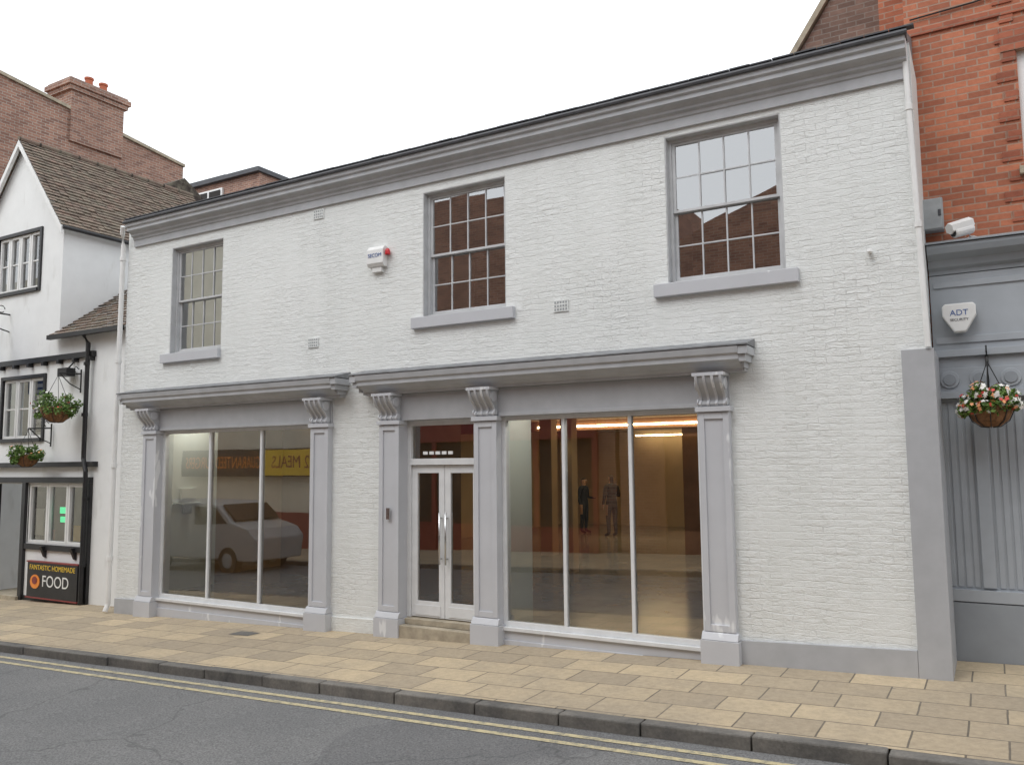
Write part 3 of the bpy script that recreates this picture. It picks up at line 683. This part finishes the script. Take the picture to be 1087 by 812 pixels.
r=root('pub_food_sign'); mb=MB(); mb.box(-13.45,-12.12,y-.12,y-.07,-.32,.22,BK)
for a in ((-13.47,-12.10,.22,.24),(-13.47,-12.10,-.34,-.32)): mb.box(a[0],a[1],y-.13,y-.06,a[2],a[3],M['tmaroon'])
mb.make('board',r,.003)
text('FANTASTIC HOMEMADE',r,(-12.78,y-.123,.14),.11,M['text_y'],ext=.001); text('FOOD',r,(-12.68,y-.123,-.07),.25,M['text_w'],ext=.001)
mb=MB(); mb.prism([(-13.22+.13*math.cos(a*.45),-.08+.11*math.sin(a*.45)) for a in range(14)],y-.128,y-.121,'y',M['text_o']); mb.prism([(-13.22+.07*math.cos(a*.45),-.06+.06*math.sin(a*.45)) for a in range(14)],y-.134,y-.129,'y',M['tmaroon']); mb.make('food_picture',r)
r=root('hanging_pub_sign'); mb=MB()
mb.tube([(-14.55,y,4.35),(-14.55,-.55,4.35)],.014,M['iron'],6); mb.tube([(-14.55,y,4.05),(-14.55,.1,4.12),(-14.55,-.2,4.34)],.012,M['iron'],6)
for i in range(3):
    cc=(.25-i*.22); mb.tube([(-14.55,cc+.06*math.cos(a*.5),4.43+.06*math.sin(a*.5)) for a in range(12)],.008,M['iron'],6)
mb.box(-14.57,-14.53,-.52,.12,3.0,4.15,M['blue']); mb.box(-14.575,-14.525,-.55,.15,4.15,4.2,M['text_w'])
for yy in (-.45,-.07): mb.tube([(-14.55,yy,4.35),(-14.55,yy,4.18)],.006,M['iron'],5)
mb.make('sign_and_bracket',r)
r=root('flood_light'); mb=MB(); mb.box(-12.75,-12.5,y-.2,y-.05,3.15,3.28,BK); mb.tube([(-12.62,y,3.4),(-12.62,y-.1,3.28)],.015,BK,6); mb.make('lamp_head',r,.01)
r=root('street_terrace'); mb=MB(); mb.box(-30,-15.66,.45,9,-1.2,5.6,M['offwhite']); mb.prism([(.3,5.55),(4.7,8.3),(9,5.55)],-30,-15.64,'x',M['tile']); mb.make('house_mass',r)

r=root('red_brick_range'); mb=MB(); xw=-17.0
mb.prism([(.5,0),(5.7,0),(5.7,9.13),(.5,9.78)][::-1],xw-5,xw,'x',M['redb']); mb.make('brick_wall',r)
mb=MB(); mb.prism([(.5,9.782),(5.72,9.132),(5.72,9.20),(.5,9.85)],xw-.3,xw+.05,'x',M['stone']); mb.make('coping',r)
mb=MB(); mb.box(xw-.7,xw+.06,2.75,4.0,8.8,9.95,M['redb']); mb.box(xw-.76,xw+.11,2.68,4.07,9.95,10.05,M['redb']); mb.box(xw-.80,xw+.15,2.63,4.12,10.051,10.16,M['redb']); mb.box(xw-.76,xw+.1,2.68,4.07,10.161,10.22,M['redb'])
for yy in (3.35,3.7): mb.lathe([(.10,0),(.09,.05),(.08,.28),(.10,.30),(.10,.34),(.06,.34)],(xw-.3,yy,10.2),M['clay'],12)
mb.make('chimney_stack',r)
r=root('small_brick_house'); mb=MB(); mb.box(-25,-17.9,9,14,0,10.20,M['redb']); mb.box(-25.1,-17.8,8.85,14,10.201,10.33,M['dark']); mb.prism([(8.85,10.34),(11.5,10.9),(14,10.34)],-25,-19.2,'x',M['lead'])
mb.box(-20.6,-19.4,8.93,8.99,9.3,10.0,M['white']); mb.box(-20.53,-20.05,8.91,8.928,9.35,9.94,M['dark_room']); mb.box(-19.95,-19.47,8.91,8.928,9.35,9.94,M['dark_room'])
mb.make('house',r)

# ------------------------------------------------------------------ far side of the street
def opp(name,x0,x1,h,mat,wins,shop,gable=None):
    r=root(name); mb=MB(); Yo=-9.0; gl=MB()
    pts=[(x0,-1.5),(x1,-1.5),(x1,h),(x0,h)]
    if gable: pts=[(x0,-1.5),(x1,-1.5),(x1,gable[1]),(x0,gable[0])]
    mb.prism(pts,Yo-6,Yo,'y',mat)
    for (a,b,c,d) in wins:
        mb.box(a-.05,b+.05,Yo,Yo+.06,c-.1,c,M['stone']); mb.box(a,b,Yo+.001,Yo+.03,c,d,M['white'])
        gl.box(a+.05,b-.05,Yo+.031,Yo+.035,c+.05,(c+d)/2-.02,M['dark_room']); gl.box(a+.05,b-.05,Yo+.031,Yo+.035,(c+d)/2+.02,d-.05,M['dark_room'])
    if shop:
        a,b,mt=shop; mb.box(a,b,Yo,Yo+.12,2.25,2.75,mt); mb.box(a,b,Yo+.001,Yo+.04,-.6,.3,mt)
        n=int((b-a)/1.3)
        for i in range(n+1):
            x=a+(b-a-.12)*i/n; mb.box(x,x+.12,Yo,Yo+.09,-.8,2.249,mt)
        gl.box(a+.05,b-.05,Yo+.002,Yo+.02,.3,2.24,M['dark_room'])
    mb.make('walls',r); gl.make('windows',r)
opp('cream_rendered_building',-34,-15.2,8.8,M['cream'],[(-27,-26,3.6,5.2),(-24.5,-23.5,3.6,5.2),(-18,-17,3.6,5.2),(-23.6,-22,.4,1.9)],None)
opp('red_brick_terrace',-15.1,-7.0,8.3,M['oppb'],[(-14.2,-13.2,3.4,5.2),(-9.0,-8.1,3.4,5.2),(-14.2,-13.2,6,7.2)],(-14.8,-7.4,M['tmaroon']))
opp('red_brick_warehouse',-6.9,1.2,7,M['oppb'],[(-1.5,-.6,3.4,5.0)],(-6.0,.8,M['int_brown']),gable=(6.0,8.9))
opp('red_brick_terrace',1.3,14,8,M['oppb'],[(3,4,3.4,5.2),(6,7,3.4,5.2)],(1.6,9,M['bluegrey']))
r=root('advertising_banner'); mb=MB(); mb.box(-20.8,-15.3,-8.82,-8.79,1.42,2.18,M['black']); mb.box(-17.4,-15.32,-8.789,-8.785,1.45,2.15,M['text_y']); mb.box(-20.8,-15.3,-8.96,-8.9,-.6,.45,M['tmaroon']); mb.make('board',r)
text('GUARANTEED BURGERS',r,(-19.05,-8.78,1.80),.46,M['text_o'],rot=(math.pi/2,0,math.pi),ext=.002,sx=.62)
text('2 MEALS',r,(-16.4,-8.78,1.80),.48,M['tmaroon'],rot=(math.pi/2,0,math.pi),ext=.002,sx=.8)
# van parked by the far kerb (outside the view, seen faintly in the shop glass)
r=root('parked_van'); vx,vy=-16.9,-6.02; z0=g(-15)-.085
mb=MB(); pr=[(0,.28),(3.7,.28),(3.75,.75),(3.55,.95),(3.0,1.08),(2.6,1.42),(2.35,1.48),(.08,1.50),(0,1.4)]
mb.prism([(vx+a,z0+b) for a,b in pr],vy,vy+1.40,'y',M['silver'])
mb.make('body',r,.05)
mb=MB()
for yy in (vy-.004,vy+1.404):
    mb.prism([(vx+a,z0+b) for a,b in ((1.9,1.0),(2.9,1.05),(2.55,1.38),(1.9,1.40))],yy-.003,yy+.003,'y',M['black'])
mb.prism([(vx+3.02,z0+1.1),(vx+2.66,z0+1.41),(vx+2.68,z0+1.44),(vx+3.06,z0+1.12)],vy+.1,vy+1.3,'y',M['black']); mb.make('windows',r)
mb=MB()
for wx in (.75,2.95):
    for yy in (vy-.01,vy+1.25): 
        pts=[(vx+wx+.28*math.cos(a*math.pi/12),z0+.28+.28*math.sin(a*math.pi/12)) for a in range(24)]; mb.prism(pts,yy,yy+.17,'y',M['rubber'])
        pts=[(vx+wx+.16*math.cos(a*math.pi/12),z0+.28+.16*math.sin(a*math.pi/12)) for a in range(24)]; mb.prism(pts,yy-.005,yy+.175,'y',M['galv'])
mb.make('wheels',r)

# ------------------------------------------------------------------ people inside the shop
def person(loc,rotz,arms,h=1.76,jacket=None):
    V=[];E=[];Rr=[]
    def a(p,r,par=None):
        V.append(p); Rr.append(r); 
        if par is not None: E.append((par,len(V)-1))
        return len(V)-1
    pel=a((0,0,.93),(.155,.115)); w=a((0,0,1.08),(.145,.105),pel); ch=a((0,.0,1.28),(.175,.12),w); sh=a((0,0,1.42),(.14,.10),ch); nk=a((0,0,1.50),(.062,.06),sh)
    hd=a((0,-.01,1.57),(.075,.085),nk); h2=a((0,-.015,1.66),(.085,.10),hd); a((0,-.005,1.735),(.062,.075),h2)
    for s in (-1,1):
        hp=a((s*.10,0,.86),(.10,.10),pel); kn=a((s*.11,-.015,.48),(.068,.072),hp); an=a((s*.12,.02,.09),(.048,.05),kn); ft=a((s*.135,-.10,.045),(.042,.035),an); a((s*.14,-.17,.035),(.035,.026),ft)
        so=a((s*.19,0,1.40),(.066,.066),sh); el=arms[0 if s<0 else 1][0]; wr=arms[0 if s<0 else 1][1]
        e=a((s*el[0],el[1],el[2]),(.052,.052),so); q=a((s*wr[0],wr[1],wr[2]),(.034,.034),e)
        d=(Vector((s*wr[0],wr[1],wr[2]))-Vector((s*el[0],el[1],el[2]))).normalized()
        p=Vector((s*wr[0],wr[1],wr[2]))+d*.06; pm=a(tuple(p),(.036,.018),q)
        for k in range(4):
            o_=Vector((0,(k-1.5)*.02,0)); f1=a(tuple(p+d*.05+o_),(.009,.009),pm); a(tuple(p+d*(.085-.006*abs(k-1.5))+o_+Vector((-s*.012,0,0))),(.008,.008),f1)
        a(tuple(p+d*.01+Vector((0,-.045,0))),(.010,.010),pm)
    me=bpy.data.meshes.new('body'); me.from_pydata(V,E,[]); o=bpy.data.objects.new('tmp',me); COL.objects.link(o)
    md=o.modifiers.new('s','SKIN'); md.use_smooth_shade=True
    for i,r_ in enumerate(Rr): me.skin_vertices[0].data[i].radius=r_; me.skin_vertices[0].data[i].use_root=(i==0)
    o.modifiers.new('d','SUBSURF').levels=2
    bpy.context.view_layer.update(); dg=bpy.context.evaluated_depsgraph_get(); m2=bpy.data.meshes.new_from_object(o.evaluated_get(dg)); bpy.data.objects.remove(o)
    m2.materials.clear()
    for k in ('skin','hair','jacket','jeans','black'): m2.materials.append(M[k] if k!='jacket' else (jacket or M[k]))
    for p in m2.polygons:
        c=p.center; 
        if c.z>1.50: p.material_index=1 if (c.z>1.68 or c.y>.03) else 0
        elif abs(c.x)>.16 and c.z<.90 and c.z>.6: p.material_index=0
        elif c.z>.92 or (abs(c.x)>.19 and c.z>.85): p.material_index=2
        elif c.z>.08: p.material_index=3
        else: p.material_index=4
        p.use_smooth=True
    r=root('person'); b=bpy.data.objects.new('body',m2); COL.objects.link(b); b.parent=r
    fb=MB()
    for sx in (-1,1):
        fb.lathe([(0.001,.012),(.01,.006),(.012,0),(.01,-.006),(.001,-.012)],(sx*.033,-.10,1.655),M['text_w'],8); fb.lathe([(0.001,.02),(.01,.01),(.012,-.01),(.001,-.025)],(sx*.088,0,1.645),M['skin'],8)
    fb.prism([(-.10,1.655),(-.135,1.615),(-.10,1.605)],-.012,.012,'x',M['skin']); fb.box(-.025,.025,-.104,-.098,1.575,1.583,M['clay'])
    fb.make('face',r,k=1)
    r.location=[v*K for v in loc]; r.rotation_euler=(0,0,rotz); r.scale=(h/1.79,)*3
person((-7.75,10.6,0),math.radians(235),(((.25,.02,1.13),(.20,-.18,1.20)),((.25,.03,1.12),(.25,-.06,.88))),1.84)
person((-8.75,11.2,0),math.radians(80),(((.26,.02,1.12),(.25,-.05,.86)),((.26,.02,1.12),(.2,-.2,1.1))),1.74,M['jeans'])

# ------------------------------------------------------------------ camera
f,yaw,pit,rol=872.6,.5245,.0989,-.0092
def ray(x,y,z):
    c,s=math.cos(rol),math.sin(rol); x,y=c*x-s*y,s*x+c*y
    c,s=math.cos(pit),math.sin(pit); fw=c*z-s*y; up=s*z+c*y
    c,s=math.cos(yaw),math.sin(yaw); return Vector((c*x-s*fw,s*x+c*fw,up))
rv,uv_,fv=ray(1,0,0),ray(0,1,0),ray(0,0,1)
cam=bpy.data.objects.new('camera',bpy.data.cameras.new('camera')); COL.objects.link(cam)
mt=Matrix((( rv.x,uv_.x,-fv.x,0),(rv.y,uv_.y,-fv.y,-7.41*K),(rv.z,uv_.z,-fv.z,1.7*K),(0,0,0,1)))
cam.matrix_world=mt; cam.data.sensor_width=36; cam.data.lens=f/1087*36; cam.data.clip_end=2000; cam.data.clip_start=.05
bpy.context.scene.camera=cam

# ------------------------------------------------------------------ light
el,az=math.radians(52),math.radians(200)
w=bpy.data.worlds.new('World'); bpy.context.scene.world=w; w.use_nodes=True; nt=w.node_tree; bg=nt.nodes['Background']
sk=N(nt,'ShaderNodeTexSky'); sk.sky_type='NISHITA'; sk.sun_disc=False; sk.sun_elevation=el; sk.sun_rotation=az; sk.dust_density=3
c=mixc(nt,.94,sk.outputs[0],(12.4,12.9,13.4)); nt.links.new(c,bg.inputs[0]); bg.inputs[1].default_value=.12
sun=bpy.data.objects.new('sun',bpy.data.lights.new('sun','SUN')); COL.objects.link(sun); sun.data.energy=1.15; sun.data.angle=math.radians(30); sun.data.color=(1,.99,.97)
d=Vector((math.sin(az)*math.cos(el),math.cos(az)*math.cos(el),math.sin(el))); sun.rotation_euler=(-d).to_track_quat('-Z','Y').to_euler()
bpy.context.scene.view_settings.view_transform='Standard'
try: bpy.context.scene.view_settings.look='None'
except: pass
